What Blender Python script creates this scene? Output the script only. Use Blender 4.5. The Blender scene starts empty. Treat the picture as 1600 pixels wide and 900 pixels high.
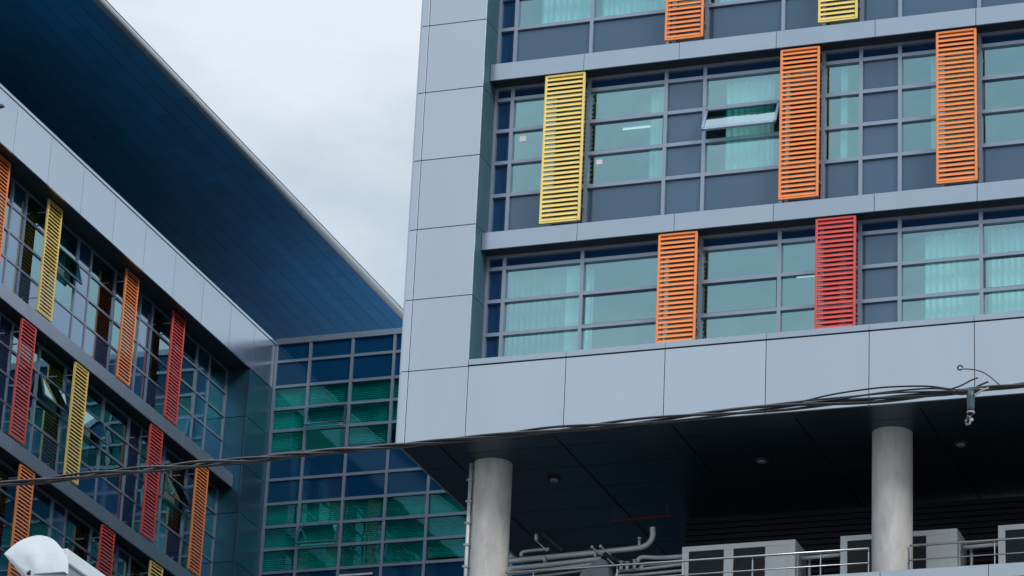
import bpy, math, random
from mathutils import Vector, Matrix
random.seed(7)
R = math.radians
sc = bpy.context.scene
col = sc.collection

# ------------------------------------------------------------ camera
cam_d = bpy.data.cameras.new("camera")
cam = bpy.data.objects.new("camera", cam_d)
col.objects.link(cam)
sc.camera = cam
cam_d.sensor_width = 36.0
cam_d.lens = 5479.6 / 1600 * 36
cam_d.clip_start = 0.1
cam_d.clip_end = 6000
rt = Vector((0.94272537, 0.33062614, 0.04421791))
dn = Vector((-0.0891773, 0.3775408, -0.92168886))
fw = Vector((-0.3214285, 0.86495624, 0.38540164))
m = Matrix((rt, -dn, -fw)).transposed().to_4x4()
m.translation = Vector((0, -56, 1.6))
cam.matrix_world = m

# ------------------------------------------------------------ world, sun, exposure
SUN_EL, SUN_AZ = R(36), R(52)          # sun behind the camera, to its right, veiled by cloud
w = bpy.data.worlds.new("World")
sc.world = w
w.use_nodes = True
nt = w.node_tree
nt.nodes.clear()
N = nt.nodes.new
out = N('ShaderNodeOutputWorld')
bg = N('ShaderNodeBackground')
bg.inputs['Strength'].default_value = 0.1
sky = N('ShaderNodeTexSky')
sky.sky_type = 'NISHITA'
sky.sun_disc = False
sky.sun_elevation = SUN_EL
sky.sun_rotation = R(180) - SUN_AZ
sky.air_density = 1.5
sky.dust_density = 3.0
geo = N('ShaderNodeTexCoord')
mp = N('ShaderNodeMapping')
mp.inputs['Scale'].default_value = (3.2, 3.2, 6.0)
noi = N('ShaderNodeTexNoise')
noi.inputs['Scale'].default_value = 1.7
noi.inputs['Detail'].default_value = 6
noi.inputs['Roughness'].default_value = 0.55
ramp = N('ShaderNodeValToRGB')
ramp.color_ramp.elements[0].position = 0.40
ramp.color_ramp.elements[0].color = (5.1, 6.1, 7.05, 1)
ramp.color_ramp.elements[1].position = 0.60
ramp.color_ramp.elements[1].color = (7.6, 8.2, 8.95, 1)
mix = N('ShaderNodeMixRGB')
mix.inputs['Fac'].default_value = 0.93
nt.links.new(geo.outputs['Generated'], mp.inputs['Vector'])
nt.links.new(mp.outputs['Vector'], noi.inputs['Vector'])
nt.links.new(noi.outputs['Fac'], ramp.inputs['Fac'])
nt.links.new(sky.outputs['Color'], mix.inputs['Color1'])
nt.links.new(ramp.outputs['Color'], mix.inputs['Color2'])
sep = N('ShaderNodeSeparateXYZ')
nt.links.new(geo.outputs['Generated'], sep.inputs[0])
zg = N('ShaderNodeMapRange')                 # overcast sky: brighter overhead than near the horizon
zg.interpolation_type = 'SMOOTHSTEP'
zg.inputs['From Min'].default_value = 0.42
zg.inputs['From Max'].default_value = 0.95
zg.inputs['To Min'].default_value = 0.108
zg.inputs['To Max'].default_value = 0.26
nt.links.new(sep.outputs['Z'], zg.inputs['Value'])
nt.links.new(zg.outputs['Result'], bg.inputs['Strength'])
nt.links.new(mix.outputs['Color'], bg.inputs['Color'])
nt.links.new(bg.outputs['Background'], out.inputs['Surface'])

sun_d = bpy.data.lights.new("sun", 'SUN')
sun_d.energy = 1.5
sun_d.angle = R(20)
sun_d.color = (1.0, 0.96, 0.9)
sun = bpy.data.objects.new("sun", sun_d)
col.objects.link(sun)
sd = Vector((math.sin(SUN_AZ) * math.cos(SUN_EL), -math.cos(SUN_AZ) * math.cos(SUN_EL), math.sin(SUN_EL)))
sun.rotation_euler = sd.to_track_quat('Z', 'Y').to_euler()

sc.view_settings.view_transform = 'Standard'
sc.view_settings.look = 'None'
sc.view_settings.exposure = 0.0
sc.view_settings.gamma = 1.0
sc.view_settings.use_curve_mapping = False
sc.render.engine = 'CYCLES'
sc.cycles.max_bounces = 10
sc.cycles.transparent_max_bounces = 16
sc.cycles.caustics_reflective = False
sc.cycles.caustics_refractive = False

# ------------------------------------------------------------ materials
def mat(name, base, rough=0.5, metal=0.0, island=0.0, noise=0.0, nscale=3.0, bump=0.0, bscale=8.0,
        spec=0.5, stretch=(1, 1, 1), coat=0.0):
    M = bpy.data.materials.new(name)
    M.use_nodes = True
    t = M.node_tree
    b = t.nodes['Principled BSDF']
    b.inputs['Base Color'].default_value = (*base, 1)
    b.inputs['Roughness'].default_value = rough
    b.inputs['Metallic'].default_value = metal
    b.inputs['Specular IOR Level'].default_value = spec
    b.inputs['Coat Weight'].default_value = coat
    src = None
    tc = t.nodes.new('ShaderNodeTexCoord')
    mp = t.nodes.new('ShaderNodeMapping')
    mp.inputs['Scale'].default_value = stretch
    t.links.new(tc.outputs['Object'], mp.inputs['Vector'])
    if island or noise:
        hsv = t.nodes.new('ShaderNodeHueSaturation')
        hsv.inputs['Color'].default_value = (*base, 1)
        add = t.nodes.new('ShaderNodeMath'); add.operation = 'ADD'
        add.inputs[0].default_value = 1.0; add.inputs[1].default_value = 0.0
        if island:
            g = t.nodes.new('ShaderNodeNewGeometry')
            mr = t.nodes.new('ShaderNodeMapRange')
            mr.inputs['To Min'].default_value = 1 - island
            mr.inputs['To Max'].default_value = 1 + island
            t.links.new(g.outputs['Random Per Island'], mr.inputs['Value'])
            t.links.new(mr.outputs['Result'], add.inputs[0])
        if noise:
            n = t.nodes.new('ShaderNodeTexNoise')
            n.inputs['Scale'].default_value = nscale
            n.inputs['Detail'].default_value = 5
            n.inputs['Roughness'].default_value = 0.6
            mr = t.nodes.new('ShaderNodeMapRange')
            mr.inputs['From Min'].default_value = 0.25; mr.inputs['From Max'].default_value = 0.75
            mr.inputs['To Min'].default_value = -noise; mr.inputs['To Max'].default_value = noise
            t.links.new(mp.outputs['Vector'], n.inputs['Vector'])
            t.links.new(n.outputs['Fac'], mr.inputs['Value'])
            t.links.new(mr.outputs['Result'], add.inputs[1])
        t.links.new(add.outputs[0], hsv.inputs['Value'])
        t.links.new(hsv.outputs['Color'], b.inputs['Base Color'])
    if bump:
        n = t.nodes.new('ShaderNodeTexNoise')
        n.inputs['Scale'].default_value = bscale
        n.inputs['Detail'].default_value = 3
        bp = t.nodes.new('ShaderNodeBump')
        bp.inputs['Strength'].default_value = bump
        bp.inputs['Distance'].default_value = 0.02
        t.links.new(mp.outputs['Vector'], n.inputs['Vector'])
        t.links.new(n.outputs['Fac'], bp.inputs['Height'])
        t.links.new(bp.outputs['Normal'], b.inputs['Normal'])
    return M

def glass(name, tint, refl_min, refl_tint, wob=0.10):
    """tinted float glass: lets light through, mirrors the sky; slightly wavy."""
    M = bpy.data.materials.new(name)
    M.use_nodes = True
    t = M.node_tree
    t.nodes.clear()
    o = t.nodes.new('ShaderNodeOutputMaterial')
    tr = t.nodes.new('ShaderNodeBsdfTransparent')
    tr.inputs['Color'].default_value = (*tint, 1)
    gl = t.nodes.new('ShaderNodeBsdfGlossy')
    gl.inputs['Color'].default_value = (*refl_tint, 1)
    gl.inputs['Roughness'].default_value = 0.015
    mx = t.nodes.new('ShaderNodeMixShader')
    fr = t.nodes.new('ShaderNodeFresnel')
    fr.inputs['IOR'].default_value = 1.52
    mr = t.nodes.new('ShaderNodeMapRange')
    mr.inputs['From Min'].default_value = 0.04
    mr.inputs['From Max'].default_value = 1.0
    mr.inputs['To Min'].default_value = refl_min
    mr.inputs['To Max'].default_value = 1.0
    n = t.nodes.new('ShaderNodeTexNoise')
    n.inputs['Scale'].default_value = 0.9
    n.inputs['Detail'].default_value = 2
    tc = t.nodes.new('ShaderNodeTexCoord')
    bp = t.nodes.new('ShaderNodeBump')
    bp.inputs['Strength'].default_value = wob
    bp.inputs['Distance'].default_value = 0.05
    L = t.links.new
    L(tc.outputs['Object'], n.inputs['Vector'])
    L(n.outputs['Fac'], bp.inputs['Height'])
    L(bp.outputs['Normal'], gl.inputs['Normal'])
    L(fr.outputs['Fac'], mr.inputs['Value'])
    gg = t.nodes.new('ShaderNodeNewGeometry')
    sb = t.nodes.new('ShaderNodeMath'); sb.operation = 'SUBTRACT'; sb.inputs[0].default_value = 1.0
    ml = t.nodes.new('ShaderNodeMath'); ml.operation = 'MULTIPLY'
    L(gg.outputs['Backfacing'], sb.inputs[1])
    L(mr.outputs['Result'], ml.inputs[0]); L(sb.outputs[0], ml.inputs[1])
    L(ml.outputs[0], mx.inputs['Fac'])
    L(tr.outputs['BSDF'], mx.inputs[1])
    L(gl.outputs['BSDF'], mx.inputs[2])
    L(mx.outputs['Shader'], o.inputs['Surface'])
    return M

def spandrel(name, base, refl_min, refl_tint):
    M = bpy.data.materials.new(name)
    M.use_nodes = True
    t = M.node_tree
    t.nodes.clear()
    L = t.links.new
    o = t.nodes.new('ShaderNodeOutputMaterial')
    d = t.nodes.new('ShaderNodeBsdfDiffuse')
    d.inputs['Color'].default_value = (*base, 1)
    g = t.nodes.new('ShaderNodeNewGeometry')
    hs = t.nodes.new('ShaderNodeHueSaturation')
    hs.inputs['Color'].default_value = (*base, 1)
    mr2 = t.nodes.new('ShaderNodeMapRange')
    mr2.inputs['To Min'].default_value = 0.82
    mr2.inputs['To Max'].default_value = 1.18
    L(g.outputs['Random Per Island'], mr2.inputs['Value'])
    L(mr2.outputs['Result'], hs.inputs['Value'])
    L(hs.outputs['Color'], d.inputs['Color'])
    gl = t.nodes.new('ShaderNodeBsdfGlossy')
    gl.inputs['Color'].default_value = (*refl_tint, 1)
    gl.inputs['Roughness'].default_value = 0.06
    fr = t.nodes.new('ShaderNodeFresnel'); fr.inputs['IOR'].default_value = 1.52
    mr = t.nodes.new('ShaderNodeMapRange')
    mr.inputs['From Min'].default_value = 0.04
    mr.inputs['To Min'].default_value = refl_min
    L(fr.outputs['Fac'], mr.inputs['Value'])
    mx = t.nodes.new('ShaderNodeMixShader')
    L(mr.outputs['Result'], mx.inputs['Fac'])
    L(d.outputs['BSDF'], mx.inputs[1]); L(gl.outputs['BSDF'], mx.inputs[2])
    L(mx.outputs['Shader'], o.inputs['Surface'])
    return M

PANEL = mat('aluminium_panel', (0.475, 0.535, 0.60), 0.32, 0.8, island=0.035, noise=0.03, nscale=1.2, stretch=(1, 1, .25), bump=0.03, bscale=0.8)
FASCIA = mat('aluminium_fascia', (0.52, 0.60, 0.69), 0.22, 0.88, island=0.02, noise=0.02, nscale=1.0)
LEDGE = mat('ledge_aluminium', (0.40, 0.465, 0.54), 0.28, 0.8, island=0.03, noise=0.03, nscale=1.5)
LEDGE_A = mat('wing_ledge_aluminium', (0.32, 0.37, 0.45), 0.38, 0.6, island=0.03, noise=0.03, nscale=1.5)
UNDER = mat('shade_painted_underside', (0.012, 0.022, 0.032), 0.6, 0.1)  # near-black base paints in the shade below ledges and fascia
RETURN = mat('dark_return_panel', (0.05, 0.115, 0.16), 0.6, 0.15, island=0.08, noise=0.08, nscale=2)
FINP = mat('dark_fin_panel', (0.05, 0.16, 0.24), 0.33, 0.7, island=0.08, noise=0.08, nscale=2)
FRAME = mat('window_aluminium', (0.29, 0.345, 0.43), 0.4, 0.5, noise=0.04, nscale=2)
FRAME_C = mat('glazing_bar_aluminium', (0.25, 0.32, 0.42), 0.4, 0.4, noise=0.05, nscale=2)
JOINT = mat('joint_shadow_gap', (0.03, 0.035, 0.045), 0.7)
SOFF_R = mat('roof_soffit_metal', (0.009, 0.25, 0.60), 0.5, 0.1, island=0.10, noise=0.12, nscale=1.5)
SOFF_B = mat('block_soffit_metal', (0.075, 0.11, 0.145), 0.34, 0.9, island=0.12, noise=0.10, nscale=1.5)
NOSE = mat('roof_nose_metal', (0.42, 0.44, 0.46), 0.35, 0.6, noise=0.06, nscale=1.5)
CONC = mat('concrete', (0.52, 0.505, 0.49), 0.85, 0, noise=0.24, nscale=4.5, bump=0.25, bscale=14, stretch=(1, 1, .35), spec=0.3)
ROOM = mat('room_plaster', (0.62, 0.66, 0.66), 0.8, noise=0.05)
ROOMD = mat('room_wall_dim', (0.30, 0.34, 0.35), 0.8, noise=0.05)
CURT = mat('curtain_cloth', (0.92, 0.93, 0.90), 0.9, island=0.0, noise=0.05, nscale=6, stretch=(3, 3, .3))
BLIND_P = mat('pale_blind', (0.75, 0.78, 0.74), 0.8, noise=0.2, nscale=1.5)
SHEER = mat('sheer_curtain', (0.30, 0.36, 0.38), 0.9, noise=0.08, nscale=6, stretch=(3, 3, .3))
BLIND = mat('roller_blind', (0.55, 0.55, 0.55), 0.8, island=0.12, noise=0.25, nscale=1.5)
RIB = mat('ribbed_dark_cladding', (0.014, 0.018, 0.024), 0.5, 0.3)
WHITEP = mat('white_painted_steel', (0.86, 0.90, 0.91), 0.45, 0, noise=0.05, nscale=3)
GRILLE = mat('dark_coil_grille', (0.035, 0.04, 0.04), 0.55, 0.3, noise=0.3, nscale=12)
GALV = mat('galvanised_pipe', (0.68, 0.70, 0.72), 0.45, 0.3, noise=0.12, nscale=4)
STEEL = mat('stainless_rail', (0.50, 0.51, 0.54), 0.3, 0.85)
BLACKC = mat('cable_sheath', (0.010, 0.011, 0.014), 0.24, 0, spec=0.6)
HOOKM = mat('weathered_wire', (0.05, 0.055, 0.06), 0.5, 0.2)
CLAMPM = mat('clamp_plastic', (0.03, 0.07, 0.085), 0.35, 0)
CLIPM = mat('clamp_metal', (0.35, 0.36, 0.36), 0.55, 0.3)
REDP = mat('red_sprinkler_paint', (0.12, 0.01, 0.01), 0.5, 0)
HOOD = mat('white_sheet_hood', (0.60, 0.66, 0.70), 0.6, 0, noise=0.06, nscale=5, bump=0.9, bscale=2.2)
HOODS = mat('grey_hood_side', (0.26, 0.29, 0.33), 0.6, 0.2, noise=0.12, nscale=6)
REAR = mat('reflection_darkening_blade', (0.008, 0.035, 0.035), 0.6, 0.1)  # dark teal for added blades that deepen louvre reflections in the glass
DECK = mat('pale_deck_paving', (0.34, 0.35, 0.35), 0.8, noise=0.1, nscale=.8)
CITY = mat('pale_paving', (0.20, 0.20, 0.195), 0.9, 0, noise=0.2, nscale=0.15)
ASPH = mat('asphalt', (0.05, 0.05, 0.052), 0.9, 0, noise=0.2, nscale=0.4, bump=0.2, bscale=30)
DARKW = mat('plain_rear_wall', (0.10, 0.13, 0.17), 0.6, 0.2, noise=0.08, nscale=0.8)
SLABM = mat('terrace_edge_metal', (0.42, 0.47, 0.52), 0.3, 0.7, island=0.03, noise=0.03)
YEL = mat('yellow_louvre_paint', (0.90, 0.68, 0.20), 0.35, 0, noise=0.04, nscale=5)
ORA = mat('orange_louvre_paint', (0.90, 0.29, 0.085), 0.42, 0, noise=0.04, nscale=5)
RED = mat('red_louvre_paint', (0.68, 0.085, 0.08), 0.42, 0, noise=0.04, nscale=5)
LAMP = mat('downlight_trim', (0.4, 0.42, 0.45), 0.3, 0.5)
STICK = mat('white_sticker', (0.8, 0.8, 0.8), 0.6)
GLB = glass('teal_glass', (0.74, 0.98, 0.97), 0.43, (0.58, 0.93, 1.0))
GLA = glass('deep_teal_glass', (0.30, 0.68, 0.68), 0.45, (0.60, 0.93, 0.97), 0.09)
GLC = glass('green_glass', (0.20, 0.86, 0.84), 0.12, (0.25, 0.78, 0.82), 0.07)
GLO = glass('open_sash_glass', (0.35, 0.75, 0.72), 0.25, (0.72, 0.92, 0.98))
SPB = spandrel('slate_spandrel_glass', (0.045, 0.085, 0.135), 0.14, (0.55, 0.70, 0.88))
SPN = spandrel('navy_spandrel_glass', (0.008, 0.04, 0.11), 0.045, (0.45, 0.70, 1.0))
SPA = spandrel('blue_spandrel_glass', (0.008, 0.06, 0.14), 0.40, (0.72, 0.86, 1.0))
SPC = spandrel('navy_link_spandrel_glass', (0.004, 0.052, 0.135), 0.04, (0.45, 0.75, 1.0))

# ------------------------------------------------------------ mesh builder
class MB:
    def __init__(s):
        s.v = []; s.f = []; s.sm = []
    def box(s, x0, x1, y0, y1, z0, z1):
        x0, x1 = min(x0, x1), max(x0, x1); y0, y1 = min(y0, y1), max(y0, y1); z0, z1 = min(z0, z1), max(z0, z1)
        n = len(s.v)
        s.v += [(x0, y0, z0), (x1, y0, z0), (x1, y1, z0), (x0, y1, z0), (x0, y0, z1), (x1, y0, z1), (x1, y1, z1), (x0, y1, z1)]
        q = [(3, 2, 1, 0), (4, 5, 6, 7), (0, 1, 5, 4), (1, 2, 6, 5), (2, 3, 7, 6), (3, 0, 4, 7)]
        s.f += [tuple(n + i for i in a) for a in q]; s.sm += [False] * 6
        return s
    def cham(s, x0, x1, y0, y1, z0, z1, c=0.006):
        """box with small chamfered edges (26-face style) via inset corner points"""
        n = len(s.v)
        xs = (x0, x1); ys = (y0, y1); zs = (z0, z1)
        idx = {}
        for i in (0, 1):
            for j in (0, 1):
                for k in (0, 1):
                    sx = c if i == 0 else -c; sy = c if j == 0 else -c; sz = c if k == 0 else -c
                    for a, p in enumerate(((xs[i], ys[j] + sy, zs[k] + sz), (xs[i] + sx, ys[j], zs[k] + sz), (xs[i] + sx, ys[j] + sy, zs[k]))):
                        idx[(i, j, k, a)] = len(s.v); s.v.append(p)
        F = []
        for i in (0, 1):
            q = [idx[(i, 0, 0, 0)], idx[(i, 1, 0, 0)], idx[(i, 1, 1, 0)], idx[(i, 0, 1, 0)]]
            F.append(q if i else q[::-1])
            q = [idx[(0, i, 0, 1)], idx[(1, i, 0, 1)], idx[(1, i, 1, 1)], idx[(0, i, 1, 1)]]
            F.append(q[::-1] if i else q)
            q = [idx[(0, 0, i, 2)], idx[(1, 0, i, 2)], idx[(1, 1, i, 2)], idx[(0, 1, i, 2)]]
            F.append(q if i else q[::-1])
        for a in (0, 1):
            for b in (0, 1):
                F.append([idx[(a, b, 0, 0)], idx[(a, b, 0, 1)], idx[(a, b, 1, 1)], idx[(a, b, 1, 0)]])
                F.append([idx[(a, 0, b, 0)], idx[(a, 0, b, 2)], idx[(a, 1, b, 2)], idx[(a, 1, b, 0)]])
                F.append([idx[(0, a, b, 1)], idx[(0, a, b, 2)], idx[(1, a, b, 2)], idx[(1, a, b, 1)]])
                for k in (0, 1):
                    F.append([idx[(a, b, k, 0)], idx[(a, b, k, 1)], idx[(a, b, k, 2)]])
        s.f += [tuple(q) for q in F]; s.sm += [False] * len(F)
        s.fix = True
        return s
    def quad(s, *p):
        n = len(s.v); s.v += list(p); s.f.append(tuple(range(n, n + len(p)))); s.sm.append(False); return s
    def tube(s, pts, r, seg=10, caps=True):
        pts = [Vector(p) for p in pts]
        rs = r if isinstance(r, (list, tuple)) else [r] * len(pts)
        n0 = len(s.v); up = None
        for i, p in enumerate(pts):
            t = (pts[min(i + 1, len(pts) - 1)] - pts[max(i - 1, 0)]).normalized()
            if up is None:
                up = Vector((0, 0, 1)) if abs(t.z) < 0.9 else Vector((1, 0, 0))
            a = t.cross(up).normalized(); b = a.cross(t).normalized(); up = b
            for k in range(seg):
                an = 2 * math.pi * k / seg
                s.v.append(tuple(p + (a * math.cos(an) + b * math.sin(an)) * rs[i]))
        for i in range(len(pts) - 1):
            for k in range(seg):
                k2 = (k + 1) % seg
                s.f.append((n0 + i * seg + k, n0 + i * seg + k2, n0 + (i + 1) * seg + k2, n0 + (i + 1) * seg + k)); s.sm.append(True)
        if caps:
            s.f.append(tuple(n0 + k for k in range(seg))[::-1]); s.sm.append(False)
            e = n0 + (len(pts) - 1) * seg
            s.f.append(tuple(e + k for k in range(seg))); s.sm.append(False)
        return s
    def build(s, name, material, parent=None, label=None):
        me = bpy.data.meshes.new(name)
        me.from_pydata(s.v, [], s.f)
        me.polygons.foreach_set('use_smooth', s.sm)
        me.materials.append(material)
        me.update()
        if getattr(s, 'fix', False):
            import bmesh
            bm = bmesh.new(); bm.from_mesh(me); bmesh.ops.recalc_face_normals(bm, faces=bm.faces); bm.to_mesh(me); bm.free()
        o = bpy.data.objects.new(name, me)
        col.objects.link(o)
        if parent is not None: o.parent = parent
        if label: o['label'] = label
        return o

def tag(o, label=None, cat=None, group=None, kind=None):
    if label: o['label'] = label
    if cat: o['category'] = cat
    if group: o['group'] = group
    if kind: o['kind'] = kind
    return o
def empty(name, *a, **k):
    o = bpy.data.objects.new(name, None); col.objects.link(o); return tag(o, *a, **k)
def smooth_path(pts, n=8):
    """Catmull-Rom through the points"""
    P = [Vector(p) for p in pts]; P = [2 * P[0] - P[1]] + P + [2 * P[-1] - P[-2]]
    o = []
    for i in range(1, len(P) - 2):
        for k in range(n):
            t = k / n
            a, b, c, d = P[i - 1], P[i], P[i + 1], P[i + 2]
            o.append(0.5 * ((2 * b) + (c - a) * t + (2 * a - 5 * b + 4 * c - d) * t * t + (-a + 3 * b - 3 * c + d) * t ** 3))
    o.append(P[-2]); return o

# ------------------------------------------------------------ ground
g = MB(); g.quad((-2500, -2500, 0), (2500, -2500, 0), (2500, 2500, 0), (-2500, 2500, 0))
tag(g.build('ground', CITY), kind='structure')
g = MB(); g.quad((-400, -62, .004), (400, -62, .004), (400, -50, .004), (-400, -50, .004))
tag(g.build('road', ASPH), kind='structure')
g = MB(); g.box(-60, 12, -14, -9, 0.004, 0.13)
tag(g.build('pavement', CONC), kind='structure')

# ============================================================ BLOCK B (right)
B = empty('clinic_block', 'pale aluminium clad block raised on concrete columns, with colourful louvres, filling the right side', 'building')
XL, XI, XR = -22.93, -21.59, -2.0
YW = 0.71                      # window plane
TOP = 46.5
FL = 3.52
LT = 31.40                     # top of ledge at floor M/U
def panelled(mb, axis, plane, back, us, vs, gap=0.013, sgn=1):
    """boxes between the u and v joint lines; axis 'y' -> panel faces -Y at y=plane; axis 'x' -> faces +X"""
    for i in range(len(us) - 1):
        for j in range(len(vs) - 1):
            a, b, c, d = us[i] + gap / 2, us[i + 1] - gap / 2, vs[j] + gap / 2, vs[j + 1] - gap / 2
            if axis == 'y': mb.cham(a, b, plane, back, c, d, 0.004)
            elif axis == 'x': mb.cham(min(plane, back), max(plane, back), a, b, c, d, 0.001)
            else: mb.cham(a, b, c, d, min(plane, back), max(plane, back), 0.004)
    return mb

ZS = 23.66
vj = [ZS, 25.07] + [25.07 + 1.43 * k for k in range(1, 16)]
vj = [z for z in vj if z < TOP] + [TOP]
p = MB(); panelled(p, 'y', 0.0, 0.05, [XL, XL + 0.165 - 0.006, XI], vj)
p.build('corner_cladding', PANEL, B)
fj = [XI] + [-19.70 + 1.885 * k for k in range(0, 10)]
p = MB(); panelled(p, 'y', 0.0, 0.05, fj, [ZS, 25.07]); p.build('fascia_cladding', PANEL, B)
p = MB(); panelled(p, 'y', -0.012, YW + 0.02, fj, [25.083, 25.205], 0.008); p.build('sill', LEDGE, B)
# backing behind joints
p = MB()
p.box(XL + 0.01, XI - 0.01, 0.055, 0.3, ZS + 0.01, TOP)
p.box(XI - 0.01, XR, 0.055, 0.3, ZS + 0.01, 25.07)
p.box(XL + 0.01, XL + .06, 0.3, 28, ZS + 0.01, TOP)
p.build('cladding_backing', JOINT, B)
# left flank (faces -X)
p = MB()
us = [0.0] + [0.06 + 1.9 * k for k in range(1, 15)] + [27.99]
for i in range(len(us) - 1):
    for j in range(len(vj) - 1):
        p.cham(XL - 0.04, XL + 0.005, us[i] + (.055 if i == 0 else .007), us[i + 1] - .007, vj[j] + .007, vj[j + 1] - .007, 0.004)
p.build('flank_cladding', PANEL, B)
# recess return, faces +X
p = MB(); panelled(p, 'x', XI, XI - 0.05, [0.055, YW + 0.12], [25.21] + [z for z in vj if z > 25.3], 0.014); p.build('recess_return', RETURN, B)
# roof
p = MB(); p.box(XL - .05, XR, -0.02, 28, TOP, TOP + .25); p.build('roof', LEDGE, B)

# soffit
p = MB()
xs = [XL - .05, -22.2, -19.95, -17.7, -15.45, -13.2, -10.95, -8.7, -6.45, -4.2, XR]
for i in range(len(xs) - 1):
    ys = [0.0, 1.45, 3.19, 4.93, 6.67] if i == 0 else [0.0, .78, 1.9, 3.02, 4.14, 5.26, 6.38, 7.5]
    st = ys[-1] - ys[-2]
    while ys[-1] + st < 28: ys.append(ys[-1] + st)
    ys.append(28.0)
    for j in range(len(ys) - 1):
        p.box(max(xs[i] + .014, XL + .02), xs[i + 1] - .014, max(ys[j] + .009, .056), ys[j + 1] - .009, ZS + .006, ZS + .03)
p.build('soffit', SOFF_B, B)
p = MB(); p.box(XL, XR, 0.06, 27.9, ZS + .05, ZS + 0.07); p.build('soffit_backing', JOINT, B)
for (x, y) in ((-20.69, 2.43), (-16.62, 2.28), (-12.9, 2.2)):
    d = MB()
    pts = [(x, y, ZS + .004), (x, y, ZS - .03)]
    d.tube(pts, 0.13, 24)
    dl = d.build('downlight', JOINT, B)
    d2 = MB(); d2.tube([(x, y, ZS - .031), (x, y, ZS - .05)], [.085, .07], 20)
    d2.build('lamp_lens', LAMP, dl)

# ledges
def ledge_b(z1, z0):
    p = MB(); y0 = .32
    us = [XI + .004] + [-19.70 + 1.885 * k for k in range(0, 10)]
    for i in range(len(us) - 1):
        p.cham(us[i] + .005, us[i + 1] - .005, y0, y0 + .04, z0, z1, .004)
    p.box(XI + .006, XR, y0 + .041, YW + .1, z1 - .06, z1 - .004)
    l_ = p.build('ledge', LEDGE, B)
    p = MB(); p.box(XI + .006, XR, y0 + .041, YW + .1, z0 + .006, z1 - .062); p.build('ledge_underside', UNDER, l_)  # separate core box, shade under the ledge painted in as near-black
ledge_b(27.88, 27.53)
ledge_b(31.40, 31.05)
ledge_b(34.92, 34.57)

GX = [XI + .02, -21.23, -19.69, -18.155, -17.395, -15.895, -15.10, -14.39, -13.655, -12.17, -10.67, -9.95, -8.45, -7.7, -6.2, -4.7, -3.95]
OPQ = {'L': {7: 1}, 'M': {4 - 1: 1, 7: 1, 0: 0}, 'U': {7: 1, 8: 1}}
# a band of windows; cells i between GX[i] and GX[i+1]
CURTAINS = {('L', 1): (.0, .78, .98), ('L', 8): (.27, 1.0, .0), ('L', 9): (.03, .62, 0), ('L', 2): (0, .12, 0),
            ('M', 2): (.74, .96, 0), ('M', 4): (.22, .86, 0), ('M', 8): (.34, .98, 0), ('M', 9): (.7, 1, 0),
            ('U', 1): (.25, .98, 0), ('U', 2): (.05, .98, 0), ('U', 4): (.1, .9, 0), ('U', 5): (.2, .9, 0), ('U', 8): (0, 1, 0), ('U', 9): (.1, .9, 0)}
def bars(mb, plane, depth, x0, x1, zz, wv, wh, axis='y', left=True, right=False):
    """frame around one column of panes: mullion on the left side, transoms between"""
    def bx(a, b, c, d, dd=0.0):
        if axis == 'y': mb.box(a, b, plane - .045 - dd, plane + depth, c, d)
        else: mb.box(plane - depth, plane + .022 + dd, a, b, c, d)
    if left: bx(x0 - wv / 2, x0 + wv / 2, zz[-1], zz[0], .004)
    if right: bx(x1 - wv / 2, x1 + wv / 2, zz[-1], zz[0], .004)
    for k, z in enumerate(zz):
        if k == 0: bx(x0 + wv / 2, x1 - wv / 2, z - wh, z)
        elif k == len(zz) - 1: bx(x0 + wv / 2, x1 - wv / 2, z, z + wh * .6)
        else: bx(x0 + wv / 2, x1 - wv / 2, z - wh / 2, z + wh / 2)
def curtain(x0, x1, z0, z1, y, name, parent, material=CURT, amp=.035, wl=.12):
    c = MB(); n = max(8, int((x1 - x0) / .018)); ph = random.random() * 6; k2 = random.uniform(.6, 1.4)
    P = []
    for i in range(n + 1):
        x = x0 + (x1 - x0) * i / n
        yy = y + amp * math.sin(x / wl * 2 * math.pi + ph + .8 * math.sin(x * 5 * k2)) + .012 * math.sin(x * 31)
        P.append((x, yy))
    b0 = len(c.v)
    for x, yy in P: c.v += [(x, yy, z0), (x, yy, z1)]
    for i in range(n):
        c.f.append((b0 + 2 * i, b0 + 2 * i + 2, b0 + 2 * i + 3, b0 + 2 * i + 1)); c.sm.append(True)
    return c.build(name, material, parent)

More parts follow.
